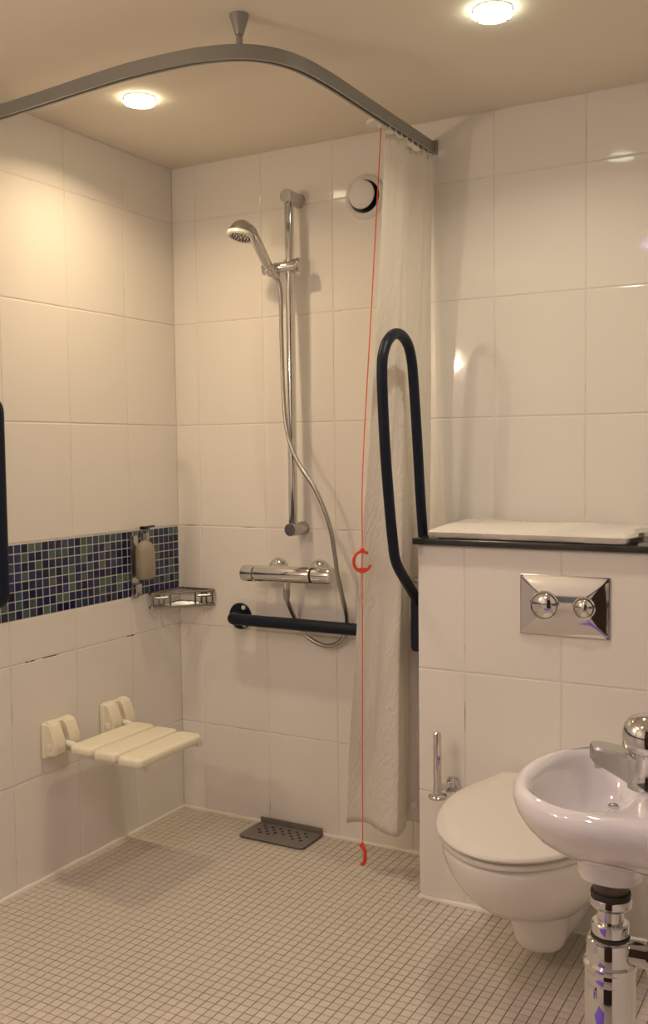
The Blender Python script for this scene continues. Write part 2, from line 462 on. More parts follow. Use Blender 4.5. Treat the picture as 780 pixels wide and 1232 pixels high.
# ------------------------------------------------------------------ ceiling lights
lab = ['ceiling downlight with a warm round glass disc over the shower', 'ceiling downlight with a white glass disc above the toilet, outside the curtain rail',
       'ceiling downlight with a warm glass disc behind the camera', 'ceiling downlight with a violet tinted glass disc behind the camera']
for i, (x, y, pw, colr, gcol, gs) in enumerate(LIGHTS):
    t = thing('ceiling_light', lab[i], 'light', (x, y, CEIL), 'round ceiling downlights')
    obj('rim', lathe([(0.030, 0), (0.043, 0), (0.043, 0.004), (0.032, 0.006), (0.030, 0.006)], (x, y, CEIL), (0, 0, -1), 40), M['satin'], t)
    obj('glass_disc', lathe([(0.030, 0.0085), (0.041, 0.009), (0.043, 0.0115), (0.041, 0.014), (0.02, 0.0155), (0.0, 0.016)], (x, y, CEIL), (0, 0, -1), 40),
        emit('lamp_glass', gcol, gs), t)
    for a in (0.9, 0.9+2*PI/3, 0.9+4*PI/3):
        obj('clip', lathe([(0.003, 0.004), (0.003, 0.017), (0.0015, 0.018)], (x+0.036*math.cos(a), y+0.036*math.sin(a), CEIL), (0, 0, -1), 10), M['satin'], t)
    L = bpy.data.lights.new('lamp', 'AREA'); L.shape = 'DISK'; L.size = 0.062; L.energy = pw; L.color = colr; L.spread = math.radians(146)
    lo = bpy.data.objects.new('lamp', L); COL.objects.link(lo); lo.parent = t; lo.location = (0, 0, -0.0168)

# globe wall lamp on the wall behind the camera (its glint shows in the back wall tiles)
WLY, WLZ = -2.29, 1.66
t = thing('wall_lamp', 'small frosted globe wall lamp on the left wall behind the camera', 'light', (0, WLY, WLZ))
obj('wall_rose', lathe([(0.0, 0.0), (0.045, 0.0), (0.045, 0.008), (0.036, 0.014), (0.015, 0.018), (0.012, 0.060)], (0, WLY, WLZ), (1, 0, 0), 28), M['satin'], t)
gl = obj('globe', sphere((0.085, WLY, WLZ), 0.028, seg=28), emit('globe_glass', (1.0, 0.80, 0.585), 980.0), t, smooth=80)

# ------------------------------------------------------------------ curtain rail
t = thing('curtain_rail', 'grey L-shaped shower curtain rail curving below the ceiling', 'rail', (0.84, -0.858, 2.055))
ctrl = [(0.0, -0.836), (0.113, -0.843), (0.269, -0.858), (0.422, -0.875), (0.557, -0.887), (0.672, -0.886), (0.756, -0.877), (0.832, -0.852), (0.884, -0.806), (0.916, -0.729),
        (0.927, -0.610), (0.928, -0.45), (0.929, -0.25), (0.930, 0.0)]
path = spline([(a, b, 0) for a, b in ctrl], 6)
ZB, ZT, HW = 2.053, 2.083, 0.010
prof = [(-HW, ZB), (-HW, ZT), (HW, ZT), (HW, ZB), (0.004, ZB), (0.004, ZB+0.012), (-0.004, ZB+0.012), (-0.004, ZB)]
rings = []
for i, p in enumerate(path):
    d = (path[min(i+1, len(path)-1)]-path[max(i-1, 0)]).normalized(); nrm = Vector((d.y, -d.x, 0))
    rings.append([Vector((p.x, p.y, 0))+nrm*a+Vector((0, 0, z)) for a, z in prof])
obj('track', loft(bmesh.new(), rings), M['rail'], t, smooth=25)
hx, hy = 0.842, -0.852
hb = obj('ceiling_hanger', lathe([(0.021, 0), (0.021, 0.003), (0.009, 0.042), (0.006, 0.043), (0.006, 0.045)], (hx, hy, CEIL), (0, 0, -1), 24), M['rail'], t)
obj('hanger_stem', lathe([(0.004, 0.043), (0.0075, 0.047), (0.0075, 0.064)], (hx, hy, CEIL), (0, 0, -1), 16), M['rail'], hb)
obj('wall_flange', B((0.913, -0.006, 2.047), (0.947, 0.0, 2.089), 0.002), M['rail'], t)
obj('wall_flange', B((0.0, -0.853, 2.047), (0.006, -0.819, 2.089), 0.002), M['rail'], t)

# ------------------------------------------------------------------ shower curtain
def lerp(a, b, t): return a+(b-a)*t
NS, NT = 150, 90
TOPC = [(0.920, -0.296), (0.936, -0.250), (0.938, -0.205), (0.922, -0.168), (0.925, -0.125), (0.944, -0.080), (0.944, -0.045), (0.928, -0.008)]
BOTC = [(0.742, -0.215), (0.785, -0.180), (0.835, -0.195), (0.897, -0.205), (0.893, -0.135), (0.868, -0.105), (0.905, -0.090), (0.930, -0.055)]
top = spline([(a, b, 0) for a, b in TOPC], 30); bot = spline([(a, b, 0) for a, b in BOTC], 30)
def sample(pl, s):
    f = s*(len(pl)-1); i = min(int(f), len(pl)-2); return pl[i].lerp(pl[i+1], f-i)
bm = bmesh.new(); uvl = bm.loops.layers.uv.new('UVMap'); G = []
for i in range(NS+1):
    s = i/NS; row = []
    for j in range(NT+1):
        v = j/NT; e = v*v*(3-2*v)*0.35+v*0.65
        p = sample(top, s).lerp(sample(bot, s), e)
        a = 0.004*math.sin(s*31+v*1.5)*(1-0.5*v)+0.0012*math.sin(s*57+4*v)+0.0016*math.sin(v*19+s*7)*v
        ztop = 2.036-0.004*math.sin(s*44)
        zb = 0.128+0.006*math.sin(s*9+1)+0.012*(1-s)
        row.append((bm.verts.new((p.x+a, p.y+0.3*a, lerp(ztop, zb, v))), (s*0.9, v*1.9)))
    G.append(row)
for i in range(NS):
    for j in range(NT):
        q = (G[i][j], G[i+1][j], G[i+1][j+1], G[i][j+1])
        f = bm.faces.new([a[0] for a in q])
        for l, a in zip(f.loops, q): l[uvl].uv = a[1]
t = thing('shower_curtain', 'white shower curtain bunched against the back wall under the rail end', 'curtain', (0.90, -0.15, 0.12))
cur = obj('curtain_cloth', bm, M['curtain'], t, smooth=80)
md = cur.modifiers.new('thickness', 'SOLIDIFY'); md.thickness = 0.0012; md.offset = 0
for k in range(8):
    p = sample(top, (k+0.35)/8.0)
    y = -0.28+0.036*k
    obj('curtain_hook', tube(fillet([(0.929, y, 2.066), (0.929, y, 2.046), (p.x, y, 2.030), (p.x, y, 2.022)], 0.006, 3), 0.0016, 6), M['white'], t)
# weight sewn in the hem
obj('hem_weight', lathe([(0.0, -0.002), (0.010, -0.002), (0.010, 0.002), (0.0, 0.002)], (0.905, -0.105, 0.19), (0.55, -0.8, 0), 16), M['white'], t)

# ------------------------------------------------------------------ emergency pull cord
SW = Vector((0.803, -0.072, CEIL))
t = thing('emergency_pull_cord', 'red emergency pull cord hanging from a ceiling switch in front of the curtain', 'pull cord', SW)
obj('ceiling_switch', lathe([(0.0, 0), (0.042, 0), (0.042, 0.004), (0.039, 0.008), (0.012, 0.010), (0.009, 0.016), (0.005, 0.018), (0, 0.018)], SW, (0, 0, -1), 36), M['white'], t)
c0, c1, c2, c3 = SW+Vector((0, 0, -0.017)), Vector((0.835, -0.270, 1.172)), Vector((0.8285, -0.266, 0.93)), Vector((0.810, -0.244, 0.105))
obj('cord', tube(spline([c0, c0.lerp(c1, 0.5), c1, c2, c2.lerp(c3, 0.5), c3], 6), 0.0017, 8), M['cord'], t)
# C shaped handle: ring with a gap on the right, flat web at the bottom
rh = Vector((0.88, 0.47, 0)).normalized()
hc = Vector((0.8285, -0.2665, 0.909))
pts = [hc+rh*(0.0235*math.cos(a))+Vector((0, 0, 0.028*math.sin(a))) for a in [math.radians(48+k*(292/30)) for k in range(31)]]
hd = obj('handle', tube(pts, 0.0042, 8), M['red'], t)
bm = bmesh.new(); ring = []
for a in [math.radians(222+k*(96/10)) for k in range(11)]:
    ring.append(hc+rh*(0.0225*math.cos(a))+Vector((0, 0, 0.027*math.sin(a))))
nn = Vector((0.47, -0.88, 0)).normalized()*0.0035
loft(bm, [[p-nn for p in ring], [p+nn for p in ring]]); obj('web', bm, M['red'], hd, smooth=30)
obj('knot', sphere(hc+Vector((0, 0, 0.033)), 0.006), M['red'], hd)
bc = Vector((0.811, -0.246, 0.076))
rb = Vector((0.6, -0.3, 0)).normalized()
pts = [bc+rb*(0.013*math.cos(a)-0.002)+Vector((0, 0, 0.027*math.sin(a))) for a in [math.radians(118-k*(222/20)) for k in range(21)]]
h2 = obj('handle', tube(pts, 0.0055, 8), M['red'], t)
obj('knot', tube([bc+Vector((0, 0, 0.034)), bc+Vector((0, 0, 0.018))], 0.0045, 8), M['red'], h2)

# ------------------------------------------------------------------ extractor vent
vx, vz = 0.716, 1.961
t = thing('extractor_vent', 'round white extractor vent high on the back wall beside the curtain', 'vent', (vx, 0, vz))
obj('outer_ring', lathe([(0.046, 0.0), (0.066, 0.0), (0.065, 0.004), (0.060, 0.009), (0.054, 0.012), (0.049, 0.010), (0.047, 0.004)], (vx, 0, vz), (0, -1, 0), 48, cap0=False, cap1=False), M['white'], t)
obj('throat_shade', lathe([(0.0475, 0.006), (0.0475, 0.0005), (0.0, 0.0005)], (vx, 0, vz), (0, -1, 0), 40, cap0=False), M['black'], t)  # black colour stands in for the shade in the gap behind the disc
obj('centre_disc', lathe([(0.0, 0.012), (0.030, 0.013), (0.039, 0.016), (0.0415, 0.020), (0.040, 0.024), (0.030, 0.028), (0.015, 0.030), (0.0, 0.0305)], (vx-0.003, 0, vz+0.003), (0, -1, 0), 48), M['white'], t)
obj('screw_stem', lathe([(0.006, 0.0005), (0.006, 0.012)], (vx-0.003, 0, vz+0.003), (0, -1, 0), 10), M['white'], t)

# ------------------------------------------------------------------ shower riser rail
RX, RY = 0.488, -0.062
t = thing('riser_rail', 'vertical chrome shower riser rail with slider on the back wall', 'rail', (RX, 0, 0.969))
obj('rail_tube', tube([(RX, RY, 0.985), (RX, RY, 1.965)], 0.0140, 24), M['chrome'], t)
for z in (1.978, 0.972):
    obj('wall_bracket', lathe([(0.022, 0), (0.022, 0.002), (0.0205, 0.004), (0.0205, 0.080), (0.019, 0.083), (0.0, 0.083)], (RX, 0, z), (0, -1, 0), 32), M['satin'], t)
sl = obj('slider', lathe([(0.0, -0.080), (0.0155, -0.080), (0.0175, -0.076), (0.0175, 0.030), (0.0, 0.030)], (RX, RY-0.010, 1.768), (1, 0.30, 0.08), 28), M['chrome'], t)
obj('slider_sleeve', lathe([(0.0185, -0.02), (0.0185, 0.02)], (RX, RY, 1.770), (0, 0, 1), 24), M['chrome'], sl)
obj('slider_knob', lathe([(0.0, 0.024), (0.019, 0.025), (0.021, 0.031), (0.021, 0.038), (0.017, 0.042), (0, 0.043)], (RX, RY-0.004, 1.771), (1, 0.05, 0.06), 28), M['satin'], sl)
# cradle that grips the handset
HB = Vector((0.447, -0.105, 1.757)); HD = Vector((-0.045, -0.075, 0.085)).normalized()
obj('cradle', lathe([(0.017, -0.012), (0.019, -0.008), (0.019, 0.010), (0.016, 0.014)], HB, HD, 24), M['chrome'], sl)

# hand shower
t = thing('hand_shower', 'chrome hand shower head resting in the slider of the riser rail', 'shower head', HB)
HC = Vector((0.400, -0.190, 1.856))
hp = spline([HB-HD*0.030, HB, HB.lerp(HC, 0.35)+Vector((0.010, 0.004, -0.002)), HC+Vector((0.036, 0.018, -0.016)), HC+Vector((0.022, 0.010, 0.012)), HC+Vector((0.002, 0.002, 0.016))], 6)
rad = [lerp(0.0125, 0.0155, min(1, k/14)) for k in range(len(hp))]
obj('handle', tube(hp, 0.013, 20, radii=rad), M['chrome'], t)
FN = Vector((-0.10, -0.27, -1.0)).normalized()
obj('head_shell', lathe([(0.0, -0.040), (0.012, -0.038), (0.024, -0.031), (0.033, -0.020), (0.038, -0.007), (0.040, 0.002)], HC, FN, 40), M['satin'], t)
fr = obj('face_ring', lathe([(0.040, 0.001), (0.0425, 0.003), (0.0425, 0.011), (0.039, 0.014), (0.033, 0.014), (0.033, 0.011), (0.0, 0.011)], HC, FN, 40), M['white'], t, label='pale plastic ring around the spray face')
fp = obj('spray_plate', lathe([(0.0, 0.0125), (0.028, 0.0125), (0.0325, 0.0115)], HC, FN, 32, cap1=False), M['satin'], fr)
fu, fv = frame(FN)
bm = bmesh.new()
for r, n in ((0.026, 16), (0.018, 10), (0.009, 6)):
    for k in range(n):
        a = 2*PI*k/n; lathe([(0.0022, 0.0115), (0.0020, 0.0145), (0.0, 0.0148)], HC+fu*r*math.cos(a)+fv*r*math.sin(a), FN, 6, bm)
o = obj('nozzles', bm, M['rubber'], t); o['kind'] = 'stuff'

# ------------------------------------------------------------------ mixer valve
MY, MZ = -0.070, 0.832
t = thing('shower_mixer', 'horizontal chrome thermostatic bar mixer on the back wall', 'mixer valve', (0.468, 0, MZ))
ax = Vector((1, 0, 0.018)).normalized(); mo = Vector((0.468, MY, MZ))
obj('bar_body', lathe([(0.0, -0.112), (0.0245, -0.112), (0.026, -0.108), (0.026, 0.084), (0.0245, 0.088), (0, 0.088)], mo, ax, 40), M['chrome'], t)
obj('control_handle', lathe([(0.0215, -0.110), (0.0215, -0.116), (0.0265, -0.118), (0.0265, -0.155), (0.025, -0.160), (0.0, -0.161)], mo, ax, 40), M['chrome'], t)
h = obj('control_handle', lathe([(0.0215, 0.086), (0.0215, 0.094), (0.0265, 0.097), (0.0265, 0.154), (0.025, 0.159), (0.0, 0.160)], mo, ax, 40), M['chrome'], t)
obj('collar', lathe([(0.0235, 0.0885), (0.0242, 0.090), (0.0242, 0.093), (0.0235, 0.0945)], mo, ax, 32), M['black'], h)
for x in (0.397, 0.548):
    obj('wall_flange', lathe([(0.038, 0.0), (0.038, 0.004), (0.031, 0.018), (0.020, 0.024), (0.017, 0.026), (0.017, 0.056)], (x, 0, MZ+0.006), (0, -1, -0.05), 32), M['chrome'], t)
ou = obj('hose_outlet', lathe([(0.012, 0.020), (0.012, 0.040), (0.010, 0.042), (0.010, 0.048)], (0.466, MY, MZ), (0, 0, -1), 20), M['chrome'], t)

# hose
H0 = HB-HD*0.028
hpts = [H0, (0.4645, -0.079, 1.690), (0.468, -0.083, 1.572), (0.475, -0.088, 1.396), (0.490, -0.093, 1.27), (0.525, -0.093, 1.181), (0.584, -0.088, 1.094), (0.628, -0.088, 0.995),
        (0.646, -0.088, 0.908), (0.655, -0.088, 0.845), (0.660, -0.070, 0.780), (0.655, -0.030, 0.700), (0.642, -0.024, 0.648), (0.610, -0.024, 0.618), (0.565, -0.024, 0.612),
        (0.508, -0.024, 0.636), (0.472, -0.026, 0.682), (0.464, -0.046, 0.722), (0.465, -0.064, 0.752), (0.466, MY, 0.782)]
base = spline(hpts, 40)
# resample at 2 mm and corrugate
seq = [base[0]]; acc = 0.0
for a, b in zip(base[:-1], base[1:]):
    L = (b-a).length
    if L < 1e-9: continue
    s = 0.0021-acc
    while s <= L:
        seq.append(a.lerp(b, s/L)); s += 0.0021
    acc = L-(s-0.0021)
t = thing('shower_hose', 'ribbed metal shower hose looping from the hand shower down to the mixer', 'hose', hpts[-1])
obj('hose_tube', tube(seq, 0.007, 10, radii=[0.0071 if k % 2 else 0.0060 for k in range(len(seq))]), M['hose'], t, smooth=60)
obj('hose_nut', lathe([(0.0085, 0.0), (0.0108, 0.002), (0.0108, 0.020), (0.0085, 0.032), (0.0075, 0.038)], (0.466, MY, 0.7875), (0, 0.0, -1), 20), M['hose'], t)

# ------------------------------------------------------------------ horizontal grab bar
t = thing('grab_bar', 'horizontal navy grab bar on the back wall below the shower mixer', 'grab bar', (0.245, 0, 0.677), 'navy grab bars')
def bar_flange(parent, c, d, r=0.043):
    f = obj('flange', lathe([(0.0, 0), (r, 0), (r, 0.004), (r-0.003, 0.007), (0.0, 0.007)], c, d, 36), M['navy'], parent)
    u, v = frame(Vector(d))
    for k in range(3):
        a = math.radians(62+120*k)
        obj('screw', lathe([(0.0075, 0.006), (0.0075, 0.009), (0.004, 0.0105), (0, 0.0105)], Vector(c)+(u*math.cos(a)+v*math.sin(a))*(r*0.76), d, 12), M['white'], f, label='pale screw cover')
    return f
bar_flange(t, (0.247, 0, 0.677), (0, -1, 0)); bar_flange(t, (0.790, 0, 0.677), (0, -1, 0))
obj('bar', tube(fillet([(0.247, -0.006, 0.677), (0.247, -0.062, 0.677), (0.790, -0.062, 0.677), (0.790, -0.006, 0.677)], 0.060, 10), 0.0185, 20), M['navy'], t)

# vertical grab bar on the left wall, mostly out of frame
t = thing('grab_bar', 'vertical navy grab bar on the left wall at the photo edge', 'grab bar', (0, -0.835, 0.80), 'navy grab bars')
GY = -0.836
bar_flange(t, (0, GY, 0.825), (1, 0, 0)); bar_flange(t, (0, GY, 1.345), (1, 0, 0))
obj('bar', tube(fillet([(0.006, GY, 0.825), (0.062, GY, 0.825), (0.062, GY, 1.345), (0.006, GY, 1.345)], 0.060, 10), 0.0185, 20), M['navy'], t)

# hinged drop-down rail, folded up
GX = 0.957
t = thing('drop_down_rail', 'navy hinged support rail folded upright as a long loop beside the cistern boxing', 'grab rail', (GX, 0, 0.75))
obj('wall_plate', B((GX-0.024, -0.012, 0.54), (GX+0.024, 0.0, 0.90), 0.006), M['navy'], t)
bk = obj('hinge_block', B((GX-0.022, -0.190, 0.655), (GX+0.022, -0.010, 0.805), 0.012, 3), M['navy'], t)
obj('hinge_pin', lathe([(0.009, -0.026), (0.010, -0.024), (0.010, 0.024), (0.009, 0.026)], (GX, -0.150, 0.85), (1, 0, 0), 16), M['satin'], bk, label='pale metal hinge pin')
obj('stop_foot', B((GX-0.016, -0.150, 0.58), (GX+0.016, -0.010, 0.66), 0.010), M['navy'], bk)
lp = [(-0.120, 0.770), (-0.132, 0.870), (-0.146, 0.975), (-0.161, 1.075), (-0.182, 1.242), (-0.200, 1.37), (-0.213, 1.442), (-0.235, 1.487), (-0.272, 1.510), (-0.312, 1.514), (-0.350, 1.501), (-0.384, 1.470), (-0.400, 1.412), (-0.388, 1.241), (-0.364, 1.080), (-0.343, 0.975), (-0.330, 0.930), (-0.300, 0.893), (-0.217, 0.824), (-0.150, 0.768)]
obj('loop', tube(spline([(GX, a, b) for a, b in lp], 6), 0.0140, 20), M['navy'], t)

# ------------------------------------------------------------------ corner basket
t = thing('corner_basket', 'chrome wire corner basket for soap where the shower walls meet', 'wire basket', (0.0, 0.0, 0.712))
ZU, ZL = 0.757, 0.712
def rim_path(z, c): return fillet([(0.006, -0.166+c, z), (0.006, -0.006, z), (0.145-c, -0.006, z), (0.150-c, -0.014, z), (0.016, -0.172+c, z), (0.006, -0.166+c, z)], 0.008, 4)
obj('rim', tube(rim_path(ZU, 0.0), 0.0042, 8), M['wire'], t)
obj('rim', tube(rim_path(ZL, 0.0), 0.0042, 8), M['wire'], t)
def fpt(s, z): return Vector((lerp(0.016, 0.150, s), lerp(-0.172, -0.014, s), z))
for s in (0.02, 0.12, 0.20, 0.30, 0.70, 0.80, 0.88, 0.98):
    obj('upright', tube([fpt(s, ZL), fpt(s, ZU)], 0.0030, 6), M['wire'], t)
for k in range(6):
    s = (k+0.5)/6
    obj('base_wire', tube([Vector((0.006, -0.166*s, ZL)), Vector((0.150*s, -0.006, ZL))], 0.0026, 6), M['wire'], t)
for (s0, s1) in ((0.06, 0.26), (0.74, 0.94)):
    obj('soap_clip', tube(fillet([fpt(s0, ZU-0.014), fpt(s1, ZU-0.014)], 0.004), 0.0045, 6), M['wire'], t)
for c in ((0.0, -0.12, 0.745), (0.105, 0.0, 0.745)):
    d = (1, 0, 0) if c[0] == 0 else (0, -1, 0)
    obj('wall_fixing', lathe([(0.009, 0), (0.009, 0.006), (0.006, 0.009), (0, 0.009)], c, d, 16), M['wire'], t)

# ------------------------------------------------------------------ soap dispenser
DY = -0.232
t = thing('soap_dispenser', 'pump bottle of pale liquid soap in a dark bracket on the blue mosaic band', 'soap dispenser', (0.0, DY, 0.752))
br = obj('bracket', B((0.0008, DY-0.022, 0.752), (0.008, DY+0.012, 0.952), 0.003), M['satin'], t)
obj('bracket_cup', B((0.006, DY-0.020, 0.760), (0.024, DY+0.010, 0.800), 0.006, 3), M['satin'], br)
cxy = (0.042, DY+0.004)
def bottle_ring(z, a, b, n=32):
    return [Vector((cxy[0]+b*math.copysign(abs(math.cos(2*PI*k/n))**0.8, math.cos(2*PI*k/n)), cxy[1]+a*math.copysign(abs(math.sin(2*PI*k/n))**0.8, math.sin(2*PI*k/n)), z)) for k in range(n)]
bprof = [(0.814, 0.024, 0.014), (0.816, 0.032, 0.020), (0.822, 0.0360, 0.024), (0.86, 0.0362, 0.024), (0.903, 0.0350, 0.0235), (0.919, 0.031, 0.021), (0.929, 0.021, 0.016), (0.934, 0.0125, 0.012), (0.942, 0.0115, 0.0115)]
def bottle_mat():
    m, tt, b = nt('soap_bottle_plastic')
    b.inputs['Base Color'].default_value = (0.44, 0.39, 0.31, 1); b.inputs['Roughness'].default_value = 0.2
    b.inputs['Transmission Weight'].default_value = 0.25
    return m
bo = obj('bottle', loft(bmesh.new(), [bottle_ring(z, a, b) for z, a, b in bprof]), bottle_mat(), t, smooth=60)
pu = obj('pump', lathe([(0.0135, 0.940), (0.0135, 0.962), (0.011, 0.964), (0.006, 0.966), (0.006, 0.972)], (cxy[0], cxy[1], 0), (0, 0, 1), 24), M['satin'], t, label='silver pump collar with a black spout')
obj('pump_spout', box(B((cxy[0]-0.011, cxy[1]-0.013, 0.971), (cxy[0]+0.011, cxy[1]+0.013, 0.982), 0.003), (cxy[0]-0.006, cxy[1]+0.010, 0.976), (cxy[0]+0.006, cxy[1]+0.045, 0.982), 0.002), M['black'], pu)

# ------------------------------------------------------------------ fold-down seat
t = thing('shower_bench', 'cream folding shower seat of three slats on two brackets on the left wall', 'seat', (0, -0.48, 0.35))
for ya, yb in ((-0.657, -0.545), (-0.413, -0.300)):
    pl = obj('bracket', B((0.0, ya, 0.350), (0.018, yb, 0.452), 0.008, 3), M['plastic'], t)
    w = (yb-ya)
    for c0_, c1_ in ((ya+0.004, ya+w*0.42), (ya+w*0.60, yb-0.004)):
        bm = bmesh.new()
        pr = [(0.004, 0.354), (0.050, 0.362), (0.056, 0.376), (0.050, 0.402), (0.040, 0.440), (0.030, 0.452), (0.004, 0.456)]
        loft(bm, [[Vector((x, c0_, z)) for x, z in pr], [Vector((x, c1_, z)) for x, z in pr]])
        bmesh.ops.bevel(bm, geom=bm.edges[:], offset=0.005, segments=3, affect='EDGES')
        ck = obj('cheek', bm, M['plastic'], pl, smooth=50)
    obj('pivot_cap', lathe([(0.010, 0.0), (0.010, 0.003), (0.007, 0.004), (0, 0.004)], (0.028, ya+0.004, 0.385), (0, -1, 0), 18), M['plastic'], pl)
    ym = ya+w*0.51
    obj('arm', tube(fillet([(0.020, ym, 0.388), (0.075, ym, 0.386), (0.095, ym, 0.3615), (0.345, ym-0.012, 0.3615)], 0.012), 0.0095, 14), M['white'], t)
def rrect(x0, x1, y0, y1, z, rc, d, n=6):
    x0 += d; x1 -= d; y0 += d; y1 -= d; rc = max(rc-d, 0.002); out = []
    for cx, cy, a0 in ((x1-rc, y1-rc, 0), (x0+rc, y1-rc, PI/2), (x0+rc, y0+rc, PI), (x1-rc, y0+rc, 3*PI/2)):
        for k in range(n+1):
            a = a0+PI/2*k/n; out.append(Vector((cx+rc*math.cos(a), cy+rc*math.sin(a), z)))
    return out
SZ0, SZ1 = 0.371, 0.397
for x0, x1 in ((0.086, 0.172), (0.180, 0.266), (0.274, 0.360)):
    dy = -0.02*(x0-0.086)/0.19
    e = 0.010
    rg = [rrect(x0, x1, -0.638+dy, -0.352+dy, z, 0.020, d) for z, d in ((SZ0, e), (SZ0+e*0.15, e*0.45), (SZ0+e*0.55, e*0.1), (SZ0+e, 0), (SZ1-e, 0), (SZ1-e*0.55, e*0.1), (SZ1-e*0.15, e*0.45), (SZ1, e), (SZ1+0.0008, e+0.010))]
    obj('slat', loft(bmesh.new(), rg), M['plastic'], t, smooth=60)

# ------------------------------------------------------------------ floor drain cover
t = thing('drain_cover', 'grey perforated metal drain cover on the floor against the back wall', 'drain', (0.43, -0.07, 0.0))
bm = bmesh.new()
x0, x1, y0, y1 = 0.318, 0.552, -0.142, -0.012
def loop(pts): 
    vs = [bm.verts.new(p) for p in pts]; return [bm.edges.new((vs[i], vs[(i+1) % len(vs)])) for i in range(len(vs))]
edges = loop([Vector(p) for p in fillet([(0.43, y0, 0.0), (x1, y0, 0), (x1, y1, 0), (x0, y1, 0), (x0, y0, 0), (0.43, y0, 0)], 0.012, 4)[:-1]])
holes = []
for r, yy in enumerate((-0.036, -0.054, -0.072, -0.090)):
    for k in range(6):
        xx = 0.352+0.030*k+(0.015 if r % 2 else 0)
        if r == 3 and k in (2, 3): continue
        holes.append((xx, yy))
        edges += loop([Vector((xx+0.0062*math.cos(2*PI*q/10), yy+0.0062*math.sin(2*PI*q/10), 0)) for q in range(10)])
bmesh.ops.triangle_fill(bm, use_beauty=True, use_dissolve=False, edges=edges, normal=(0, 0, 1))
# drop fills inside the holes, then give the sheet its thickness
kill = [f for f in bm.faces if any((f.calc_center_median()-Vector((hx_, hy_, 0))).length < 0.0058 for hx_, hy_ in holes)]
bmesh.ops.delete(bm, geom=kill, context='FACES_ONLY')
r = bmesh.ops.extrude_face_region(bm, geom=bm.faces[:])
for v in [g for g in r['geom'] if isinstance(g, bmesh.types.BMVert)]: v.co.z += 0.0025
bmesh.ops.translate(bm, verts=bm.verts[:], vec=(0, 0, 0.0045))
# slope gently towards the wall
obj('perforated_plate', bm, M['drain'], t, smooth=0)
obj('back_lip', B((x0+0.002, -0.0135, 0.002), (x1-0.002, -0.0105, 0.025), 0.001), M['drain'], t)
obj('sump', B((x0+0.012, y0+0.012, 0.0005), (x1-0.012, y1-0.004, 0.0030)), M['black'], t, smooth=0)

# ------------------------------------------------------------------ cistern shelf and towel
t = obj('cistern_shelf', B((BX0-0.010, BY-0.016, TOPZ+0.001), (WR-0.002, -0.001, 0.979), 0.003), M['granite'], smooth=40)
t['label'] = 'black granite shelf on top of the tiled cistern boxing'; t['category'] = 'shelf'

t = thing('folded_towel', 'white folded bath towel lying on the black granite shelf', 'towel', (1.28, -0.15, 0.979))
def towel_layer(z0, th, x0, x1, y0, y1, seed, nx=110, ny=48, sag=0.0):
    random.seed(seed); bm = bmesh.new(); ph = [random.uniform(0, 6) for _ in range(6)]
    def pt(i, j, top):
        u, v = i/nx, j/ny
        x = lerp(x0, x1, u)+0.007*math.sin(v*9+ph[0])*(1 if u > 0.5 else 0.4); y = lerp(y0, y1, v)+(0.003*math.sin(u*13+ph[1])+0.0016*math.sin(u*61+ph[4])-0.010*u)*(1-v)
        ed = min(u*(x1-x0), (1-u)*(x1-x0), v*(y1-y0), (1-v)*(y1-y0))
        k = math.sqrt(max(0, 1-max(0, 1-ed/(th*0.5))**2))
        zm = z0+th/2
        w = 0.0022*math.sin(u*11+ph[2])+0.0016*math.sin(v*7+u*5+ph[3])
        hump = sag*(1-v)**2.2*0.9                       # thinner towards the folded front edge
        if top:
            ridge = 0.0010*math.sin(x*300+3*math.sin(v*9))*(1 if sag else 0)
            return Vector((x, y, zm+(th/2-hump)*k+w*k*(0.3+0.7*v)+ridge*k))
        lift = (th/2-0.012 if (sag and 0.06 < v and 0.03 < u) else -th/2) if sag else -th/2
        return Vector((x, y, zm+(lift if sag else -th/2)*k-(0.0 if sag else 0.0)))
    T = [[bm.verts.new(pt(i, j, True)) for j in range(ny+1)] for i in range(nx+1)]
    Bt = [[bm.verts.new(pt(i, j, False)) for j in range(ny+1)] for i in range(nx+1)]
    for i in range(nx):
        for j in range(ny):
            bm.faces.new((T[i][j], T[i+1][j], T[i+1][j+1], T[i][j+1])); bm.faces.new((Bt[i][j], Bt[i][j+1], Bt[i+1][j+1], Bt[i+1][j]))
    for i in range(nx):
        bm.faces.new((T[i][0], Bt[i][0], Bt[i+1][0], T[i+1][0])); bm.faces.new((T[i][ny], T[i+1][ny], Bt[i+1][ny], Bt[i][ny]))
    for j in range(ny):
        bm.faces.new((T[0][j], T[0][j+1], Bt[0][j+1], Bt[0][j])); bm.faces.new((T[nx][j], Bt[nx][j], Bt[nx][j+1], T[nx][j+1]))
    return bm
obj('towel_fold', towel_layer(0.9795, 0.013, 1.052, 1.530, -0.250, -0.014, 1), M['towel'], t, smooth=80)
obj('towel_fold', towel_layer(0.9800, 0.033, 1.028, 1.545, -0.274, -0.020, 2, sag=0.010), M['towel'], t, smooth=80)
random.seed(11)

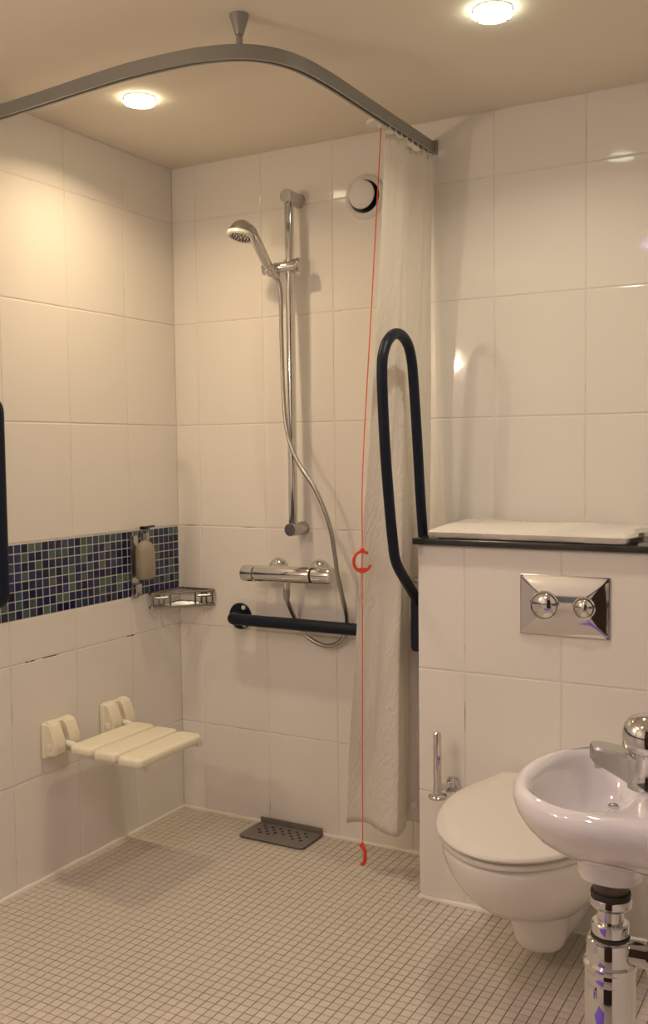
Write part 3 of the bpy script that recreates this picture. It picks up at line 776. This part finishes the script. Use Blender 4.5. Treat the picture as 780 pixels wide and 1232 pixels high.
# ------------------------------------------------------------------ flush plate
t = thing('flush_plate', 'rectangular chrome dual flush plate with two round buttons on the tiled boxing', 'flush plate', (1.385, BY, 0.822))
x0, x1, z0, z1 = 1.274, 1.498, 0.746, 0.898
obj('backing_frame', B((x0, BY-0.006, z0), (x1, BY, z1), 0.002), M['satin'], t)
bm = bmesh.new(); nx, nz = 40, 28
V = []
for i in range(nx+1):
    row = []
    for j in range(nz+1):
        u, v = i/nx*2-1, j/nz*2-1
        # pillow with a bevelled border meeting along the diagonals
        e = max(abs(u)*0.112+0.0, abs(v)*0.076+0.036)/0.112
        h = 0.006+0.010*(1-e**2.2)**0.9 if e < 1 else 0.006
        row.append(bm.verts.new((lerp(x0+0.003, x1-0.003, i/nx), BY-h, lerp(z0+0.003, z1-0.003, j/nz))))
    V.append(row)
for i in range(nx):
    for j in range(nz): bm.faces.new((V[i][j], V[i+1][j], V[i+1][j+1], V[i][j+1]))
obj('plate', bm, M['chrome'], t, smooth=80)
for bx, r in ((1.339, 0.0335), (1.437, 0.0245)):
    obj('button_seat', lathe([(r+0.0035, 0.006), (r+0.0035, 0.0155), (r+0.001, 0.017), (r, 0.0165), (r, 0.010)], (bx, BY, 0.822), (0, -1, 0), 40), M['chrome'], t)
    obj('button', lathe([(r-0.001, 0.008), (r-0.001, 0.0165), (r*0.85, 0.0205), (r*0.5, 0.0245), (r*0.2, 0.0262), (0, 0.0265)], (bx, BY, 0.822), (0, -1, 0), 40), M['chrome'], t, smooth=60)

# ------------------------------------------------------------------ spare roll holder
t = thing('toilet_roll_holder', 'chrome upright spare toilet roll holder on the boxing left of the toilet', 'roll holder', (1.07, BY, 0.315))
PX, PY = 1.070, BY-0.060
obj('post', lathe([(0.0105, 0.312), (0.0105, 0.472), (0.0095, 0.477), (0.006, 0.480), (0, 0.480)], (PX, PY, 0), (0, 0, 1), 22), M['chrome'], t)
obj('base_disc', lathe([(0, 0.304), (0.022, 0.304), (0.0245, 0.307), (0.0245, 0.312), (0.021, 0.315), (0.012, 0.318)], (PX, PY, 0), (0, 0, 1), 32), M['chrome'], t)
obj('arm', tube(fillet([(PX, PY, 0.330), (PX+0.012, PY+0.030, 0.330), (PX+0.020, BY-0.012, 0.330)], 0.012), 0.009, 16), M['chrome'], t)
bm = bmesh.new(); pr = [(-0.017, 0.303), (0.017, 0.303), (0.013, 0.349), (-0.013, 0.349)]
loft(bm, [[Vector((PX+0.022+a, BY-0.022, z)) for a, z in pr], [Vector((PX+0.022+a*1.15, BY, z)) for a, z in pr]])
bmesh.ops.bevel(bm, geom=bm.edges[:], offset=0.004, segments=2, affect='EDGES')
obj('wall_mount', bm, M['chrome'], t)

# ------------------------------------------------------------------ toilet
TX = 1.383
def outline(z, hw, yc, yf, yr, hwr, n=72, x=TX, pw=2.0):
    """egg outline: rounded front at yf, widest at yc, squared rear at yr"""
    pts = []
    m = n//2
    for k in range(m+1):
        a = PI*k/m                               # right side -> front -> left side
        c, s = math.cos(a), math.sin(a)
        pts.append(Vector((x+hw*math.copysign(abs(c)**(2/pw), c), yc-(yc-yf)*abs(s)**(2/pw), z)))
    rc = min(0.035, hwr*0.5, abs(yr-yc)*0.5)
    q = m-1
    left = []
    for k in range(1, q//2+1):                   # left side back along to the rear corner
        u = k/(q//2); y = lerp(yc, yr-rc, u); w = lerp(hw, hwr, u*u*(3-2*u)*0.5+u*u*0.5)
        left.append((w, y))
    for k in range(1, q-q//2+1):
        b = PI/2*k/(q-q//2)
        left.append((hwr-rc+rc*math.cos(b), yr-rc+rc*math.sin(b)))
    pts += [Vector((x-w, y, z)) for w, y in left]
    pts += [Vector((x+w, y, z)) for w, y in reversed(left)]
    return pts
t = thing('toilet', 'white wall-hung toilet with the lid down below the flush plate', 'toilet', (TX, BY, 0.05))
pan = [(0.046, 0.040, -0.455, -0.485, BY-0.004, 0.040), (0.050, 0.052, -0.45, -0.502, BY-0.004, 0.055), (0.075, 0.062, -0.45, -0.520, BY-0.002, 0.072), (0.140, 0.072, -0.46, -0.543, BY-0.001, 0.095),
       (0.160, 0.082, -0.47, -0.566, BY-0.001, 0.110), (0.175, 0.103, -0.48, -0.605, BY-0.001, 0.125), (0.190, 0.123, -0.49, -0.655, BY-0.001, 0.135), (0.220, 0.146, -0.50, -0.705, BY-0.001, 0.145),
       (0.255, 0.165, -0.51, -0.748, BY-0.001, 0.150), (0.295, 0.179, -0.515, -0.782, BY-0.001, 0.155), (0.335, 0.186, -0.52, -0.803, BY-0.001, 0.158), (0.356, 0.186, -0.52, -0.807, BY-0.001, 0.158), (0.362, 0.180, -0.52, -0.800, BY-0.001, 0.155)]
rg = []
ext = spline([Vector(p[:3]) for p in pan], 3); ex2 = spline([Vector(p[3:]) for p in pan], 3)
for a, b in zip(ext, ex2): rg.append(outline(a.x, a.y, a.z, b.x, b.y, b.z))
obj('pan', loft(bmesh.new(), rg), M['ceramic'], t, smooth=60)
def slab(z0, z1, hw, yc, yf, yr, hwr, e, dome=0.0):
    sh = lambda d: (hw-d, yc, yf+d, yr-d*0.6, hwr-d)
    L = [(z0, e), (z0+e*0.3, e*0.3), (z0+e, 0), (z1-e, 0), (z1-e*0.3, e*0.3), (z1, e)]
    r = [outline(z, *sh(d)) for z, d in L]
    if dome: r += [outline(z1+dome*0.5, *sh(e+0.03)), outline(z1+dome*0.85, *sh(e+0.07)), outline(z1+dome, *sh(e+0.12))]
    return loft(bmesh.new(), r)
obj('seat', slab(0.3635, 0.3790, 0.191, -0.52, -0.816, -0.305, 0.155, 0.006), M['lid'], t, smooth=50)
obj('lid', slab(0.3825, 0.3960, 0.197, -0.52, -0.824, -0.284, 0.152, 0.007, 0.004), M['lid'], t, smooth=50)
for s in (-1, 1):
    obj('hinge', lathe([(0.011, -0.02), (0.012, -0.018), (0.012, 0.018), (0.011, 0.02)], (TX+s*0.075, -0.290, 0.3755), (1, 0, 0), 18), M['white'], t)

# ------------------------------------------------------------------ wash basin
CYB = -1.416
def bring(z, nose, hw, yc, xr, n=64, pw=2.15, dy=0.0):
    """D outline with its nose towards -x, squared at the wall (x = xr)"""
    pts = []; m = n//2; xc = nose+hw*0.98
    xc = min(xc, xr-0.02)
    for k in range(m+1):
        a = PI*k/m; c, s = math.cos(a), math.sin(a)
        pts.append(Vector((xc-(xc-nose)*abs(s)**(2/pw), yc+dy+hw*math.copysign(abs(c)**(2/pw), c), z)))
    q = m-1
    for k in range(1, q+1):
        u = k/(q+1)
        if u < 0.4: x, y = lerp(xc, xr, u/0.4), -hw
        elif u < 0.6: x, y = xr, lerp(-hw, hw, (u-0.4)/0.2)
        else: x, y = lerp(xr, xc, (u-0.6)/0.4), hw
        pts.append(Vector((x, yc+dy+y, z)))
    return pts
def oval(z, x0, x1, hw, yc, n=64, pw=2.2):
    m = n//2; out = []
    xc = (x0+x1)/2; L = (x1-x0)/2
    for k in range(n):
        a = PI*k/m; c, s = math.cos(a), math.sin(a)
        if k <= m: out.append(Vector((xc-L*abs(s)**(2/pw), yc+hw*math.copysign(abs(c)**(2/pw), c), z)))
        else: out.append(Vector((xc+L*abs(s)**(2/2.6), yc+hw*math.copysign(abs(c)**(2/pw), c), z)))
    return out
XR = WR-0.001
t = thing('wash_basin', 'small white wash basin with a rounded front mounted on the right wall', 'basin', (1.80, CYB, 0.66))
Rg = [oval(0.655, 1.728, 1.806, 0.039, -1.425), oval(0.664, 1.726, 1.808, 0.041, -1.425), oval(0.676, 1.724, 1.812, 0.045, -1.424),
      bring(0.683, 1.714, 0.056, CYB, XR), bring(0.694, 1.690, 0.084, CYB, XR), bring(0.710, 1.670, 0.112, CYB, XR), bring(0.727, 1.657, 0.136, CYB, XR), bring(0.745, 1.648, 0.153, CYB, XR),
      bring(0.758, 1.645, 0.160, CYB, XR), bring(0.768, 1.646, 0.159, CYB, XR), bring(0.775, 1.650, 0.155, CYB, XR), bring(0.778, 1.656, 0.148, CYB, XR-0.003),
      oval(0.7775, 1.664, 1.840, 0.135, CYB), oval(0.774, 1.670, 1.812, 0.125, CYB), oval(0.767, 1.675, 1.800, 0.118, CYB), oval(0.752, 1.680, 1.793, 0.110, CYB), oval(0.725, 1.690, 1.786, 0.095, CYB), oval(0.700, 1.705, 1.778, 0.070, CYB),
      oval(0.690, 1.722, 1.770, 0.040, CYB), oval(0.688, 1.735, 1.757, 0.012, CYB)]
Rg = [[p+Vector((0, 0, 0.014)) for p in r] for r in Rg]
obj('bowl', loft(bmesh.new(), Rg), M['ceramic'], t, smooth=70)
obj('chain_stay', lathe([(0.006, 0.0), (0.004, 0.0015), (0.0025, 0.003), (0.0025, 0.0055), (0.0065, 0.0068), (0.0065, 0.0085), (0.003, 0.0105), (0, 0.0108)], (1.787, -1.502, 0.7790), (0, 0, 1), 20), M['chrome'], t, label='small chrome plug stud on the basin ledge')
obj('waste', lathe([(0.0, 0.7030), (0.018, 0.7030), (0.018, 0.7065), (0.008, 0.706), (0.0, 0.704)], (1.747, CYB, 0), (0, 0, 1), 24), M['chrome'], t)

# tap
TXX, TYY, TZ = 1.815, -1.430, 0.7915
t = thing('basin_tap', 'chrome mixer tap with a domed lever and wedge spout on the basin', 'tap', (TXX, TYY, TZ))
obj('tap_body', lathe([(0.0, -0.0005), (0.027, -0.0005), (0.027, 0.002), (0.0250, 0.009), (0.0238, 0.022), (0.0240, 0.040), (0.0255, 0.045)], (TXX, TYY, TZ), (0, 0, 1), 40), M['chrome'], t)
bm = bmesh.new(); rg = []
for u in [k/14 for k in range(15)]:
    x = lerp(TXX-0.004, 1.742, u)
    zt = lerp(TZ+0.040, TZ+0.047, u); zb = lerp(TZ+0.0005, TZ+0.027, max(0, (u-0.2)/0.8)**0.85)
    w = lerp(0.0210, 0.0165, u)*(1 if u < 0.8 else math.sqrt(max(0.12, 1-((u-0.8)/0.21)**2)))
    wb = w*lerp(0.80, 0.85, u); e = min(0.003, (zt-zb)*0.3)
    rg.append([Vector((x, TYY-w+e, zt)), Vector((x, TYY+w-e, zt)), Vector((x, TYY+w, zt-e)), Vector((x, TYY+wb, zb+e)), Vector((x, TYY+wb-e, zb)), Vector((x, TYY-wb+e, zb)), Vector((x, TYY-wb, zb+e)), Vector((x, TYY-w, zt-e))])
loft(bm, rg); sp = obj('spout', bm, M['satin'], t, smooth=40)
obj('aerator', lathe([(0.0105, 0.0), (0.0105, 0.007), (0.009, 0.008), (0, 0.008)], (1.756, TYY, TZ+0.0255), (0.25, 0, -1), 20), M['chrome'], sp)
lv = obj('lever_cap', lathe([(0.0255, 0.0445), (0.0330, 0.049), (0.0345, 0.053), (0.0345, 0.067), (0.0325, 0.078), (0.026, 0.086), (0.013, 0.091), (0, 0.0925)], (TXX, TYY, TZ), (0.02, 0, 1), 40), M['chrome'], t, smooth=50)
obj('lever', tube(spline([(TXX+0.01, TYY, TZ+0.078), (TXX+0.045, TYY, TZ+0.090), (TXX+0.085, TYY, TZ+0.099)], 5), 0.007, 14), M['chrome'], lv)

# trap under the basin
t = thing('bottle_trap', 'chrome bottle trap with waste pipe hanging under the wash basin', 'pipe trap', (1.767, -1.425, 0.42))
TO = (1.767, -1.425, 0)
def LT(name, prof, mat, par=t, **k): return obj(name, lathe([(r, h+0.010) for r, h in prof], TO, (0, 0, 1), 36), M[mat], par, **k)
LT('seal', [(0.0, 0.6595), (0.036, 0.6595), (0.036, 0.657), (0.024, 0.656), (0.0225, 0.654), (0.0215, 0.636)], 'tailpiece', label='brownish waste tailpiece')
LT('seal', [(0.0, 0.6395), (0.0245, 0.6385), (0.0255, 0.635), (0.0245, 0.631), (0, 0.630)], 'rubber', label='dark rubber seal')
LT('upper_nut', [(0.0, 0.631), (0.0255, 0.631), (0.0265, 0.629), (0.0265, 0.622), (0.0235, 0.618), (0.019, 0.615), (0.0165, 0.614)], 'chrome')
LT('tail_pipe', [(0.0165, 0.616), (0.0165, 0.596)], 'chrome')
LT('lower_nut', [(0.0165, 0.600), (0.022, 0.599), (0.0235, 0.597), (0.0235, 0.584), (0.022, 0.581), (0.0, 0.581)], 'chrome')
LT('seal', [(0.0, 0.5815), (0.0245, 0.5815), (0.0245, 0.578), (0, 0.578)], 'rubber')
LT('trap_head', [(0.0, 0.579), (0.024, 0.579), (0.0285, 0.576), (0.0300, 0.572), (0.0300, 0.549), (0.0335, 0.546), (0.0340, 0.542), (0.0325, 0.539), (0.0, 0.539)], 'chrome')
bt = LT('trap_bottle', [(0.0, 0.5395), (0.0310, 0.5395), (0.0320, 0.537), (0.0320, 0.524), (0.0316, 0.523), (0.0320, 0.522), (0.0320, 0.440), (0.029, 0.432), (0.020, 0.428), (0, 0.427)], 'chrome')
obj('grip_rib', B((1.767-0.014, -1.425-0.0312, 0.516), (1.767-0.010, -1.425-0.0285, 0.532), 0.0008), M['chrome'], bt)
od = Vector((1, 0.10, 0)).normalized()
obj('outlet_neck', lathe([(0.018, 0.020), (0.018, 0.045), (0.024, 0.046), (0.024, 0.066), (0.020, 0.068), (0.0165, 0.069)], (1.767, -1.425, 0.573), od, 28), M['chrome'], t)
obj('outlet_pipe', tube([Vector((1.767, -1.425, 0.573))+od*0.06, Vector((1.767, -1.425, 0.573))+od*0.182], 0.0160, 24), M['chrome'], t)
obj('wall_rosette', lathe([(0.034, 0.0), (0.034, 0.003), (0.024, 0.010), (0.017, 0.012)], (WR, -1.407, 0.573), (-1, -0.02, 0), 28), M['chrome'], t)

# unseen violet slab on the floor, added only to tint the chrome reflections
t = obj('violet_tint_slab', B((0.95, -2.60, 0.0005), (1.55, -1.95, 0.014), 0.006), simple('violet_tint', (0.22, 0.13, 0.72), 0.95, bump=0.6, bscale=300), smooth=40)
t['label'] = 'added violet slab on the floor below the frame that tints the chrome'; t['category'] = 'reflection helper'
